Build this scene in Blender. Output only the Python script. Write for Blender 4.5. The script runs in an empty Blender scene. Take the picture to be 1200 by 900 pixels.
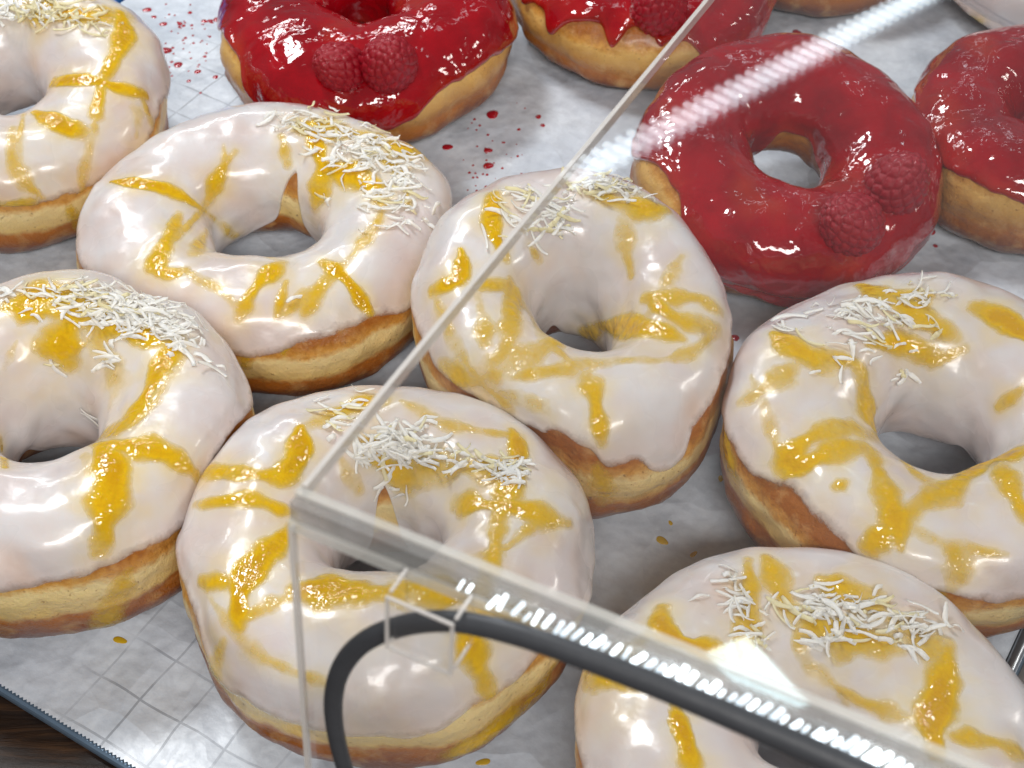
import bpy, math, random
import numpy as np
from mathutils import Vector, Matrix
from mathutils.bvhtree import BVHTree

S = bpy.context.scene
COL = S.collection
R = math.radians
random.seed(7)

# ------------------------------------------------------------------ camera
FPX, ELEV, HCAM = 1800.0, R(47), 0.39
cam_d = bpy.data.cameras.new('camera')
cam_d.sensor_width = 36.0
cam_d.lens = 36.0 * FPX / 1200.0
cam_d.clip_start, cam_d.clip_end = 0.005, 50
cam_d.dof.use_dof = True
cam_d.dof.focus_distance = 0.455
cam_d.dof.aperture_fstop = 30.0
cam = bpy.data.objects.new('camera', cam_d)
COL.objects.link(cam)
cam.location = (0, 0, HCAM)
cam.rotation_euler = (R(90) - ELEV, 0, 0)
S.camera = cam

# ------------------------------------------------------------------ room light
w = bpy.data.worlds.new('World')
S.world = w
w.use_nodes = True
wn = w.node_tree
bg = wn.nodes['Background']
bg.inputs[0].default_value = (0.86, 0.92, 1.0, 1)
bg.inputs[1].default_value = 0.17


def area(name, loc, target, sx, sy, power, color, spread=180):
    d = bpy.data.lights.new(name, 'AREA')
    d.shape = 'RECTANGLE'
    d.size, d.size_y = sx, sy
    d.energy = power
    d.color = color
    d.spread = R(spread)
    o = bpy.data.objects.new(name, d)
    COL.objects.link(o)
    o.location = loc
    o.rotation_euler = (Vector(target) - Vector(loc)).to_track_quat('-Z', 'Y').to_euler()
    return o


area('ceiling_light', (-0.75, 1.15, 1.7), (0, 0.4, 0), 0.36, 0.36, 19, (0.96, 0.985, 1.0))
area('case_back_light', (-0.36, 0.97, 0.56), (-0.05, 0.45, 0), 0.56, 0.025, 1.5, (0.95, 0.98, 1.0))  # unseen lamp, added to brighten the back of the tray and give highlights
wl = area('window_light', (0.495, 1.39, 1.60), (0.495, 1.39, 0), 0.075, 0.14, 0.40, (0.70, 0.94, 1.0))
wl.rotation_euler = (0, 0, R(31))
area('counter_light', (0.10, -0.70, 1.05), (0, 0.4, 0), 0.7, 0.22, 14, (1.0, 0.965, 0.93))
area('side_light', (1.3, 0.45, 0.9), (0, 0.4, 0), 0.4, 0.15, 4, (1.0, 0.95, 0.88))

S.view_settings.view_transform = 'Standard'
S.view_settings.look = 'None'
S.view_settings.exposure = -0.08
S.view_settings.gamma = 1.0
try:
    S.cycles.max_bounces = 10
    S.cycles.transparent_max_bounces = 16
    S.cycles.transmission_bounces = 8
    S.cycles.caustics_reflective = False
    S.cycles.sample_clamp_indirect = 6
except Exception:
    pass

# ------------------------------------------------------------------ picture geometry: a pixel of the photo to a ray
FW = np.array([0, math.cos(ELEV), -math.sin(ELEV)])
RT = np.array([1.0, 0, 0])
UP = np.cross(RT, FW)
CP = np.array([0, 0, HCAM])


def ray(px, py):
    d = FW + RT * (px - 600) / FPX - UP * (py - 450) / FPX
    return d / np.linalg.norm(d)


def on_plane(px, py, q, n):
    d = ray(px, py)
    return CP + d * (np.dot(np.asarray(q) - CP, n) / np.dot(d, n))


def on_tray(px, py, z=0.0):
    return on_plane(px, py, (0, 0, z), np.array([0, 0, 1.0]))


# ------------------------------------------------------------------ noise in numpy
_rng = np.random.default_rng(11)
_LAT = _rng.random((32, 32, 32))


def noise3(P, scale, seed=0):
    """smooth value noise in -1..1"""
    p = P * scale + seed * 7.31
    i = np.floor(p).astype(int)
    f = p - i
    f = f * f * (3 - 2 * f)
    out = 0
    for dx in (0, 1):
        wx = f[..., 0] if dx else 1 - f[..., 0]
        for dy in (0, 1):
            wy = f[..., 1] if dy else 1 - f[..., 1]
            for dz in (0, 1):
                wz = f[..., 2] if dz else 1 - f[..., 2]
                out = out + wx * wy * wz * _LAT[(i[..., 0] + dx) % 32, (i[..., 1] + dy) % 32, (i[..., 2] + dz) % 32]
    return out * 2 - 1


def fbm(P, scale, octaves=3, seed=0):
    a, s, t = 1.0, scale, 0
    for k in range(octaves):
        t = t + a * noise3(P, s, seed + k)
        a *= 0.5
        s *= 2.03
    return t


def wob(u, seed, freqs, falloff=1.0):
    """periodic wobble around the ring"""
    r = np.random.default_rng(seed)
    t = np.zeros_like(u)
    for f in freqs:
        t += np.sin(f * u + r.uniform(0, 6.28)) * r.uniform(0.5, 1.0) / f ** falloff
    return t


# ------------------------------------------------------------------ mesh helpers
def link(name, me, mat=None, parent=None, loc=None):
    o = bpy.data.objects.new(name, me)
    COL.objects.link(o)
    if mat is not None and me is not None and not me.materials:
        me.materials.append(mat)
    if parent is not None:
        o.parent = parent
    if loc is not None:
        o.location = loc
    return o


def mesh_np(name, V, F, smooth=True):
    """V (n,3) floats, F (m,4) or (m,3) ints"""
    me = bpy.data.meshes.new(name)
    V = np.ascontiguousarray(V, dtype=np.float32)
    F = np.ascontiguousarray(F, dtype=np.int32)
    k = F.shape[1]
    me.vertices.add(len(V))
    me.vertices.foreach_set('co', V.ravel())
    me.loops.add(F.size)
    me.loops.foreach_set('vertex_index', F.ravel())
    me.polygons.add(len(F))
    me.polygons.foreach_set('loop_start', np.arange(0, F.size, k, dtype=np.int32))
    try:
        me.polygons.foreach_set('loop_total', np.full(len(F), k, dtype=np.int32))
    except Exception:
        pass
    me.update(calc_edges=True)
    me.validate()
    me.polygons.foreach_set('use_smooth', np.full(len(me.polygons), smooth))
    return me


def attr(me, name, vals):
    a = me.attributes.new(name, 'FLOAT', 'POINT')
    a.data.foreach_set('value', np.ascontiguousarray(vals, dtype=np.float32).ravel())


def grid_faces(nu, nv, wrap_u, wrap_v):
    iu = np.arange(nu if wrap_u else nu - 1)
    iv = np.arange(nv if wrap_v else nv - 1)
    a, b = np.meshgrid(iu, iv, indexing='ij')
    a1, b1 = (a + 1) % nu, (b + 1) % nv
    return np.stack([a * nv + b, a1 * nv + b, a1 * nv + b1, a * nv + b1], -1).reshape(-1, 4)


def grid_normals(P, wrap_u, wrap_v):
    def d(Q, ax, wrap):
        if wrap:
            return np.roll(Q, -1, ax) - np.roll(Q, 1, ax)
        return np.gradient(Q, axis=ax)
    n = np.cross(d(P, 0, wrap_u), d(P, 1, wrap_v))
    return n / (np.linalg.norm(n, axis=-1, keepdims=True) + 1e-12)


def boxes_mesh(name, lst, smooth=False):
    """lst of (origin, ex, ey, ez) parallelepipeds"""
    V, F = [], []
    for o, a, b, c in lst:
        o, a, b, c = map(np.asarray, (o, a, b, c))
        k = len(V)
        for z in (0, 1):
            for x, y in ((0, 0), (1, 0), (1, 1), (0, 1)):
                V.append(o + a * x + b * y + c * z)
        F += [[k + 3, k + 2, k + 1, k], [k + 4, k + 5, k + 6, k + 7]]
        for i in range(4):
            j = (i + 1) % 4
            F.append([k + i, k + j, k + 4 + j, k + 4 + i])
    return mesh_np(name, np.array(V), np.array(F), smooth)


def bevelled(o, width, seg=2):
    m = o.modifiers.new('bevel', 'BEVEL')
    m.width = width
    m.segments = seg
    return o


def tag(o, label=None, cat=None, group=None, kind=None):
    if label:
        o['label'] = label
    if cat:
        o['category'] = cat
    if group:
        o['group'] = group
    if kind:
        o['kind'] = kind
    return o


def empty(name, loc):
    o = bpy.data.objects.new(name, None)
    o.empty_display_size = 0.01
    COL.objects.link(o)
    o.location = loc
    return o


# ------------------------------------------------------------------ material helpers
class NT:
    def __init__(s, name):
        s.m = bpy.data.materials.new(name)
        s.m.use_nodes = True
        s.t = s.m.node_tree
        s.b = s.t.nodes['Principled BSDF']
        s.out = s.t.nodes['Material Output']

    def n(s, typ, **kw):
        nd = s.t.nodes.new('ShaderNode' + typ)
        for k, v in kw.items():
            if hasattr(nd, k) and not k.startswith('i_'):
                setattr(nd, k, v)
        return nd

    def l(s, a, b):
        s.t.links.new(a, b)

    def put(s, sock, v):
        if hasattr(v, 'is_output') or isinstance(v, bpy.types.NodeSocket):
            s.l(v, sock)
        else:
            sock.default_value = v

    def coord(s):
        if not hasattr(s, '_c'):
            s._c = s.n('TexCoord').outputs['Object']
        return s._c

    def noise(s, scale, detail=3, rough=0.5, vec=None, dist=0.0):
        t = s.n('TexNoise')
        t.inputs['Scale'].default_value = scale
        t.inputs['Detail'].default_value = detail
        t.inputs['Roughness'].default_value = rough
        t.inputs['Distortion'].default_value = dist
        s.l(vec if vec is not None else s.coord(), t.inputs['Vector'])
        return t.outputs['Fac']

    def ramp(s, fac, stops, interp='LINEAR'):
        r = s.n('ValToRGB')
        r.color_ramp.interpolation = interp
        e = r.color_ramp.elements
        while len(e) < len(stops):
            e.new(0.5)
        for el, (p, c) in zip(e, stops):
            el.position = p
            el.color = (c, c, c, 1) if isinstance(c, (int, float)) else (*c, 1)
        s.l(fac, r.inputs[0])
        return r.outputs[0]

    def math(s, op, a, b=0.0, c=None, clamp=False):
        m = s.n('Math', operation=op)
        m.use_clamp = clamp
        s.put(m.inputs[0], a)
        s.put(m.inputs[1], b)
        if c is not None:
            s.put(m.inputs[2], c)
        return m.outputs[0]

    def mix(s, fac, a, b):
        m = s.n('Mix', data_type='RGBA')
        s.put(m.inputs[0], fac)
        s.put(m.inputs[6], a if not isinstance(a, tuple) else (*a, 1))
        s.put(m.inputs[7], b if not isinstance(b, tuple) else (*b, 1))
        return m.outputs[2]

    def attr(s, name):
        a = s.n('Attribute')
        a.attribute_name = name
        return a.outputs['Fac']

    def bump(s, h, strength, dist, prev=None):
        b = s.n('Bump')
        b.inputs['Strength'].default_value = strength
        b.inputs['Distance'].default_value = dist
        s.l(h, b.inputs['Height'])
        if prev is not None:
            s.l(prev, b.inputs['Normal'])
        return b.outputs['Normal']

    def set(s, **kw):
        names = dict(color='Base Color', rough='Roughness', metal='Metallic', ior='IOR', coat='Coat Weight', coatrough='Coat Roughness',
                     sss='Subsurface Weight', trans='Transmission Weight', alpha='Alpha', spec='Specular IOR Level', normal='Normal', coatnormal='Coat Normal',
                     emit='Emission Color', emits='Emission Strength')
        for k, v in kw.items():
            sock = s.b.inputs[names[k]]
            if isinstance(v, tuple):
                v = (*v, 1)
            s.put(sock, v)
        return s

    def sssr(s, r, scale):
        s.b.inputs['Subsurface Radius'].default_value = r
        s.b.inputs['Subsurface Scale'].default_value = scale
        return s


def mat_dough(name, top, mid, high, spread, blot):
    m = NT(name)
    h = m.attr('ring')
    n1 = m.noise(70, 3, 0.55)
    n2 = m.noise(420, 3, 0.6)
    hh = m.math('ADD', h, m.math('MULTIPLY', m.math('SUBTRACT', n1, 0.5), spread))
    hh = m.math('ADD', hh, m.math('MULTIPLY', m.math('SUBTRACT', n2, 0.5), 0.07))
    c = m.ramp(hh, [(0.0, (0.08, 0.018, 0.004)), (0.25, (0.20, 0.048, 0.005)), (0.39, (0.47, 0.150, 0.013)), (0.45, mid),
                    (top, high), (top + 0.05, (0.70, 0.35, 0.07)), (top + 0.13, (0.43, 0.14, 0.016)), (1.0, (0.38, 0.12, 0.013))])
    brown = m.ramp(hh, [(0.39, 1.0), (0.46, 0.12), (top, 0.12), (top + 0.12, 1.0)])
    c2 = m.mix(m.math('MULTIPLY', brown, m.ramp(n2, [(0.45, 0.0), (0.80, 0.45)])), c, (0.26, 0.085, 0.013))
    c2 = m.mix(m.ramp(m.noise(52, 4, 0.6), [(0.50, 0.0), (0.72, blot)]), c2, (0.40, 0.145, 0.020))
    c2 = m.mix(m.ramp(m.noise(150, 4, 0.6), [(0.5, 0.0), (0.8, 0.45)]), c2, (0.86, 0.60, 0.26))
    c2 = m.mix(m.ramp(m.noise(640, 2, 0.5), [(0.66, 0.0), (0.74, 0.6)]), c2, (0.24, 0.08, 0.012))
    nb = m.bump(m.noise(900, 3, 0.6), 0.35, 0.0006)
    nb = m.bump(m.noise(240, 4, 0.65), 0.55, 0.0016, nb)
    m.set(color=c2, rough=0.40, coat=0.35, coatrough=0.25, sss=0.15, normal=nb).sssr((1, 0.6, 0.25), 0.003)
    return m.m


def mat_white_glaze():
    m = NT('white_sugar_glaze')
    n = m.noise(38, 3, 0.5)
    c = m.mix(m.ramp(n, [(0.40, 0.0), (0.66, 1.0)]), (0.745, 0.705, 0.700), (0.690, 0.590, 0.565))
    th = m.attr('thin')
    c = m.mix(m.math('MULTIPLY', th, 0.65), c, (0.70, 0.50, 0.38))
    # lemon stain that has bled into the sugar
    c = m.mix(m.math('MULTIPLY', m.attr('stain'), m.ramp(m.noise(120, 3, 0.5), [(0.3, 0.25), (0.7, 1.0)])), c, (0.82, 0.62, 0.20))
    ed = m.math('ADD', m.attr('edge'), m.math('MULTIPLY', m.math('SUBTRACT', m.noise(240, 4, 0.65), 0.5), 1.5))
    m.set(alpha=m.ramp(ed, [(0.10, 0.0), (0.45, 0.65), (0.95, 1.0)]))
    nb = m.bump(m.noise(55, 2, 0.5), 0.35, 0.0035)
    nb = m.bump(m.noise(210, 2, 0.5), 0.14, 0.0012, nb)
    m.set(color=c, rough=m.ramp(m.noise(60, 2), [(0.3, 0.16), (0.7, 0.38)]), coat=0.4, coatrough=0.11, sss=0.30, normal=nb).sssr((1, 0.75, 0.6), 0.0035)
    return m.m


def mat_red_glaze():
    m = NT('raspberry_glaze')
    n = m.noise(60, 3, 0.5)
    c = m.mix(m.ramp(n, [(0.3, 0.0), (0.75, 1.0)]), (0.39, 0.002, 0.008), (0.22, 0.001, 0.005))
    c = m.mix(m.math('MULTIPLY', m.attr('thin'), 0.5), c, (0.48, 0.06, 0.018))
    nb = m.bump(m.noise(70, 2, 0.5, dist=0.6), 0.55, 0.004)
    nb = m.bump(m.noise(200, 2, 0.5), 0.26, 0.0018, nb)
    m.set(color=c, rough=0.10, coat=0.6, coatrough=0.02, sss=0.03, normal=nb, coatnormal=nb).sssr((1, 0.1, 0.06), 0.003)
    return m.m


def mat_curd():
    m = NT('lemon_curd')
    t = m.attr('thick')
    n = m.noise(150, 3, 0.6)
    tt = m.math('ADD', t, m.math('MULTIPLY', m.math('SUBTRACT', n, 0.5), 0.7))
    c = m.ramp(tt, [(0.0, (0.88, 0.68, 0.14)), (0.35, (0.84, 0.56, 0.014)), (0.75, (0.80, 0.47, 0.002)), (1.0, (0.70, 0.37, 0.001))])
    a = m.ramp(tt, [(0.0, 0.0), (0.35, 0.45), (0.70, 0.93)])
    nb = m.bump(m.noise(170, 2, 0.5), 0.55, 0.0030)
    nb = m.bump(m.noise(620, 1, 0.5), 0.30, 0.0010, nb)
    m.set(color=c, rough=0.10, coat=0.3, coatrough=0.03, sss=0.2, alpha=a, normal=nb, coatnormal=nb).sssr((1, 0.6, 0.1), 0.003)
    return m.m


def mat_coconut(name, col):
    m = NT(name)
    m.set(color=col, rough=0.5, sss=0.5, normal=m.bump(m.noise(900, 2), 0.25, 0.0004)).sssr((1, 0.9, 0.7), 0.001)
    return m.m


def mat_raspberry():
    m = NT('raspberry_flesh')
    n = m.noise(500, 3, 0.6)
    c = m.mix(n, (0.28, 0.001, 0.010), (0.44, 0.003, 0.018))
    m.set(color=c, rough=0.38, coat=0.30, coatrough=0.10, sss=0.12, normal=m.bump(n, 0.35, 0.0006)).sssr((1, 0.1, 0.1), 0.002)
    return m.m


_az = R(-31.5)
_e1, _e2 = np.array([math.cos(_az), math.sin(_az), 0]), np.array([-math.sin(_az), math.cos(_az), 0])
GRID_AT = [(float(q @ _e1), float(q @ _e2)) for q in (on_tray(238, 110), on_tray(235, 815))]


def mat_paper():
    m = NT('greaseproof_paper')
    mp = m.n('Mapping')
    m.l(m.coord(), mp.inputs['Vector'])
    sep = m.n('SeparateXYZ')
    wv = m.n('TexNoise')
    wv.inputs['Scale'].default_value = 22
    m.l(m.coord(), wv.inputs['Vector'])
    av = m.n('VectorMath', operation='MULTIPLY_ADD')
    m.l(wv.outputs['Color'], av.inputs[0])
    av.inputs[1].default_value = (0.006, 0.006, 0)
    m.l(m.coord(), av.inputs[2])
    m.l(av.outputs[0], sep.inputs[0])
    P = 0.0158

    def line(sock, width):
        f = m.math('FRACT', m.math('DIVIDE', sock, P))
        d = m.math('ABSOLUTE', m.math('SUBTRACT', f, 0.5))
        return m.math('LESS_THAN', d, width)
    g = m.math('MAXIMUM', line(sep.outputs[0], 0.024), line(sep.outputs[1], 0.024))
    msk = 0.0
    for (lx, ly), rr in zip(GRID_AT, (0.055, 0.050)):
        dv = m.n('VectorMath', operation='DISTANCE')
        m.l(m.coord(), dv.inputs[0])
        dv.inputs[1].default_value = (lx, ly, 0)
        msk = m.math('MAXIMUM', msk, m.math('SUBTRACT', 1.0, m.math('DIVIDE', dv.outputs['Value'], rr), clamp=True))
    msk = m.math('MULTIPLY', m.ramp(msk, [(0.0, 0.0), (0.45, 1.0)]), m.ramp(m.noise(30, 3, 0.6), [(0.40, 0.05), (0.60, 0.55)]))
    blot = m.noise(24, 5, 0.62)
    fine = m.noise(190, 4, 0.65)
    c = m.ramp(blot, [(0.28, (0.60, 0.66, 0.75)), (0.5, (0.74, 0.80, 0.88)), (0.72, (0.81, 0.87, 0.93))])
    c = m.mix(m.ramp(fine, [(0.40, 0.0), (0.70, 0.28)]), c, (0.36, 0.40, 0.47))
    c = m.mix(m.ramp(m.noise(75, 5, 0.7, dist=0.8), [(0.50, 0.0), (0.72, 0.35)]), c, (0.38, 0.42, 0.49))
    c = m.mix(m.math('MULTIPLY', g, msk), c, (0.17, 0.19, 0.23))
    # grease soaks
    c = m.mix(m.ramp(m.noise(9, 4, 0.6), [(0.52, 0.0), (0.72, 0.4)]), c, (0.46, 0.48, 0.50))
    vo = m.n('TexVoronoi')
    vo.feature = 'F1'
    vo.inputs['Scale'].default_value = 42
    wp = m.n('VectorMath', operation='MULTIPLY_ADD')
    m.l(wv.outputs['Color'], wp.inputs[0])
    wp.inputs[1].default_value = (0.03, 0.03, 0)
    m.l(m.coord(), wp.inputs[2])
    m.l(wp.outputs[0], vo.inputs['Vector'])
    nb = m.bump(m.noise(38, 3, 0.55), 0.6, 0.006)
    nb = m.bump(vo.outputs['Distance'], 0.45, 0.006, nb)
    nb = m.bump(m.noise(260, 3, 0.6), 0.22, 0.001, nb)
    m.set(color=c, rough=m.ramp(m.noise(18, 3), [(0.35, 0.26), (0.65, 0.50)]), coat=0.15, coatrough=0.14, normal=nb)
    return m.m


def simple(name, col, rough=0.5, metal=0.0, bump=None, **kw):
    m = NT(name)
    n = m.noise(120, 4, 0.6)
    dk = tuple(v * 0.75 for v in col)
    m.set(color=m.mix(n, dk, col), rough=rough, metal=metal, **kw)
    if bump:
        m.set(normal=m.bump(m.noise(bump[0], 3), bump[1], bump[2]))
    return m.m


def mat_wood():
    m = NT('dark_wood')
    mp = m.n('Mapping')
    mp.inputs['Rotation'].default_value = (0, 0, R(-40))
    mp.inputs['Scale'].default_value = (1.0, 9.0, 1.0)
    m.l(m.coord(), mp.inputs['Vector'])
    n = m.noise(26, 6, 0.65, mp.outputs[0], 0.8)
    c = m.ramp(n, [(0.3, (0.005, 0.002, 0.001)), (0.52, (0.020, 0.008, 0.003)), (0.72, (0.085, 0.038, 0.014))])
    m.set(color=c, rough=0.45, normal=m.bump(n, 0.3, 0.002))
    return m.m


def mat_clear():
    """thin clear acrylic: what is behind shows through, the face mirrors more at a flat angle, a little dust"""
    m = NT('clear_acrylic')
    g = m.n('NewGeometry')
    dt = m.n('VectorMath', operation='DOT_PRODUCT')
    m.l(g.outputs['Normal'], dt.inputs[0])
    m.l(g.outputs['Incoming'], dt.inputs[1])
    k = m.math('SUBTRACT', 1.0, m.math('ABSOLUTE', dt.outputs['Value']))
    f = m.math('ADD', m.math('MULTIPLY', m.math('POWER', k, 5.0), 0.96), 0.040)
    tr = m.n('BsdfTransparent')
    tr.inputs[0].default_value = (0.985, 0.985, 0.985, 1)
    gl = m.n('BsdfGlossy')
    gl.inputs['Roughness'].default_value = 0.022
    gl.inputs['Color'].default_value = (1, 1, 1, 1)
    df = m.n('BsdfDiffuse')
    df.inputs['Color'].default_value = (0.8, 0.8, 0.8, 1)
    s1 = m.n('MixShader')
    m.l(f, s1.inputs[0])
    m.l(tr.outputs[0], s1.inputs[1])
    m.l(gl.outputs[0], s1.inputs[2])
    s2 = m.n('MixShader')
    m.l(m.ramp(m.noise(30, 4, 0.6), [(0.3, 0.002), (0.7, 0.007)]), s2.inputs[0])
    m.l(s1.outputs[0], s2.inputs[1])
    m.l(df.outputs[0], s2.inputs[2])
    m.l(s2.outputs[0], m.out.inputs['Surface'])
    return m.m


def mat_edge(name, col, mixv):
    m = NT(name)
    tr = m.n('BsdfTransparent')
    s = m.n('MixShader')
    m.set(color=col, rough=0.25, coat=0.5)
    m.l(m.ramp(m.noise(60, 3), [(0.3, mixv - 0.08), (0.7, mixv + 0.08)]), s.inputs[0])
    m.l(tr.outputs[0], s.inputs[1])
    m.l(m.b.outputs[0], s.inputs[2])
    m.l(s.outputs[0], m.out.inputs['Surface'])
    return m.m


def mat_emit(name, col, strength):
    m = NT(name)
    m.set(color=(0.8, 0.8, 0.8), emit=col, emits=strength)
    return m.m


M = dict(dough=mat_dough('fried_dough', 0.62, (0.88, 0.62, 0.22), (0.93, 0.74, 0.36), 0.15, 0.10), pale_dough=mat_dough('golden_dough', 0.74, (0.48, 0.18, 0.020), (0.80, 0.50, 0.15), 0.26, 0.5), white=mat_white_glaze(), red=mat_red_glaze(), curd=mat_curd(), coco=mat_coconut('coconut_white', (0.97, 0.93, 0.83)),
         coco2=mat_coconut('coconut_cream', (0.84, 0.73, 0.44)), berry=mat_raspberry(), paper=mat_paper(), wood=mat_wood(),
         clear=mat_clear(), edge=mat_edge('sawn_acrylic_edge', (0.80, 0.76, 0.72), 0.75), pale=mat_edge('polished_acrylic_edge', (0.78, 0.77, 0.72), 0.40),
         rod=mat_edge('grey_acrylic_joint', (0.36, 0.355, 0.34), 0.48),
         metal=simple('tray_aluminium', (0.50, 0.53, 0.57), 0.32, 0.9, (90, 0.15, 0.001)),
         rim=simple('tray_rim_metal', (0.24, 0.34, 0.46), 0.38, 0.6, (90, 0.2, 0.001)),
         blue=simple('blue_plastic', (0.02, 0.16, 0.52), 0.35, 0.0, (60, 0.15, 0.001)),
         rubber=simple('black_rubber', (0.060, 0.063, 0.070), 0.50, 0.0, (300, 0.25, 0.0006)),
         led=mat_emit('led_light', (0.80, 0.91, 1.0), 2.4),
         led_far=mat_emit('led_strip_light', (0.82, 0.93, 1.0), 7.0))

dropm = NT('red_juice')
dropm.set(color=(0.42, 0.006, 0.018), rough=0.1, coat=0.8, coatrough=0.03)
M['drop'] = dropm.m

# ------------------------------------------------------------------ table, tray, paper
AZ = R(-31.5)                       # tray's long side runs away to the right
E2 = np.array([-math.sin(AZ), math.cos(AZ), 0])     # away
E1 = np.array([math.cos(AZ), math.sin(AZ), 0])      # along the front edge, to the right
fr = on_tray(90, 850)
rg = on_tray(1172, 788)
lf = on_tray(143, 4)
y0 = float(fr @ E2)
x0, x1 = float(lf @ E1), float(rg @ E1)
y1 = y0 + 0.95


def tl(x, y, z=0.0):
    return E1 * x + E2 * y + np.array([0, 0, z])


TRAY_T = 0.0038
t = link('serving_tray', boxes_mesh('tray_base', [(tl(x0 - 0.001, y0 - 0.0030, -TRAY_T - 0.0012), E1 * (x1 - x0 + 0.010), E2 * (y1 - y0), (0, 0, TRAY_T))]), M['rim'])
bevelled(t, 0.0012)
tag(t, 'flat metal serving tray with a thin blue-grey rim, lying under the lined doughnuts', 'tray')


def tube_mesh(name, pts, rad, ns=12, flat=1.0, up=(0, 0, 1)):
    pts = np.asarray(pts, float)
    T = np.gradient(pts, axis=0)
    T /= np.linalg.norm(T, axis=1, keepdims=True)
    u0 = np.asarray(up, float)
    A = np.cross(T, u0)
    A /= np.linalg.norm(A, axis=1, keepdims=True) + 1e-9
    B = np.cross(A, T)
    th = np.linspace(0, 2 * np.pi, ns, endpoint=False)
    rad = np.broadcast_to(np.asarray(rad, float), (len(pts),))
    P = pts[:, None] + rad[:, None, None] * (A[:, None] * np.cos(th)[None, :, None] + flat * B[:, None] * np.sin(th)[None, :, None])
    F = grid_faces(len(pts), ns, False, True)
    return mesh_np(name, P.reshape(-1, 3), F)


# the right-hand rim: a rolled metal lip and a low wall outside it
yy = np.linspace(y0 - 0.02, y1, 40)
lip = link('rolled_rim', tube_mesh('rolled_rim', [tl(x1 + 0.0022, v, 0.0008) for v in yy], 0.0019), M['metal'], t)
wall = link('outer_rim', boxes_mesh('outer_rim', [(tl(x1 + 0.0050, y0 - 0.02, -0.004), E1 * 0.03, E2 * (y1 - y0 + 0.02), (0, 0, 0.0032))]), M['metal'], t)

tb = link('wooden_table', boxes_mesh('wooden_table', [((-1.1, -0.5, -0.045), (2.4, 0, 0), (0, 2.2, 0), (0, 0, 0.045 - TRAY_T - 0.0014))]), M['wood'])
tag(tb, 'dark brown wooden table top showing beyond the front edge of the tray', 'table')
bb = link('blue_board', boxes_mesh('blue_board', [(tl(x0 - 0.16, y0 + 0.25, -0.0050), E1 * 0.1575, E2 * 0.6, (0, 0, 0.006))]), M['blue'])
bevelled(bb, 0.0015)
tag(bb, 'blue plastic board lying beside the tray behind the far left lemon doughnut', 'board')

# paper: wrinkled sheet with a zigzag cut along its front edge
nx, ny = 640, 260
xs = np.linspace(x0, x1, nx)
ys = y0 - 0.0012 + (y1 - y0) * (np.linspace(0, 1, ny) ** 1.25)
X, Y = np.meshgrid(xs, ys, indexing='ij')
Y = Y.copy()
Y[:, 0] -= np.where(np.arange(nx) % 2 == 0, 0.0007, 0.0)
Pp = np.stack([X, Y, np.zeros_like(X)], -1)
rid = 1 - np.abs(noise3(Pp, 26, 3) + 0.4 * noise3(Pp, 60, 5))
Zp = 0.0005 * fbm(Pp, 30, 4, 1) + 0.0011 * np.clip(rid, 0, 1) ** 6 * np.clip(noise3(Pp, 11, 8) + 0.25, 0, 1)
big = 0.0012 * fbm(Pp, 9, 2, 4)
edge_f = np.clip((Y - y0) / 0.03, 0, 1)
Zp = (Zp + big) * (0.25 + 0.75 * edge_f)
W = E1 * X[..., None] + E2 * Y[..., None]
W[..., 2] = np.clip(Zp, -0.0009, 0.003)
# local frame of the paper = tray axes, so that the printed squares follow the sheet
Lp = np.stack([X, Y, W[..., 2]], -1)
pap = link('greaseproof_paper', mesh_np('greaseproof_paper', Lp.reshape(-1, 3), grid_faces(nx, ny, False, False)), M['paper'])
pap.rotation_euler = (0, 0, AZ)
tag(pap, 'crinkled greyish greaseproof paper with faint squares, lining the tray', 'paper liner')
assert abs(E1[0] - math.cos(AZ)) < 1e-6


def drop_mesh(seed):
    r = np.random.default_rng(seed)
    nu, nv = 20, 6
    u = np.linspace(0, 2 * np.pi, nu, endpoint=False)[:, None]
    s = np.linspace(0, 1, nv)[None]
    rr = 1 + 0.10 * np.sin(2 * u + r.uniform(0, 6)) + 0.06 * np.sin(3 * u + r.uniform(0, 6))
    a = s * np.pi / 2
    P = np.stack([rr * np.sin(a) * np.cos(u), rr * np.sin(a) * np.sin(u), 0.42 * np.cos(a) + 0 * u], -1)
    return mesh_np('glaze_drop', P.reshape(-1, 3), grid_faces(nu, nv, True, False))


DR = [drop_mesh(k) for k in range(4)]
for d in DR:
    d.materials.append(M['drop'])
DROPS = [(172, 10, 5), (180, 18, 3.2), (191, 26, 4.2), (193, 57, 7), (208, 73, 5.5), (231, 81, 4), (239, 22, 4), (246, 21, 3), (253, 20, 4),
         (577, 130, 7.5), (572, 172, 5), (572, 190, 6), (581, 218, 5), (550, 236, 9), (524, 168, 6), (631, 134, 3.6), (636, 144, 3), (608, 148, 2.4),
         (590, 163, 2.4), (934, 37, 5.5), (978, 55, 8), (862, 394, 5), (1085, 276, 5), (1097, 285, 4), (1090, 267, 7), (941, 47, 3), (252, 87, 3.5)]
for k, (px, py, rp) in enumerate(DROPS):
    c = on_tray(px, py, 0.001)
    mm = rp * np.linalg.norm(c - CP) / FPX
    o = link('glaze_drop', DR[k % 4], None, pap)
    lx, ly = float(c @ E1), float(c @ E2)
    i = int(np.clip(np.searchsorted(xs, lx), 0, nx - 1))
    j = int(np.clip(np.searchsorted(ys, ly), 0, ny - 1))
    o.location = (lx, ly, W[i, j, 2] - 0.0001)
    o.scale = (mm, mm, mm * 0.75)
    o.rotation_euler = (0, 0, random.uniform(0, 6))
cm_ = simple('lemon_juice', (0.74, 0.46, 0.02), 0.12, 0.0, None, coat=0.6)
CD = []
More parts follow.
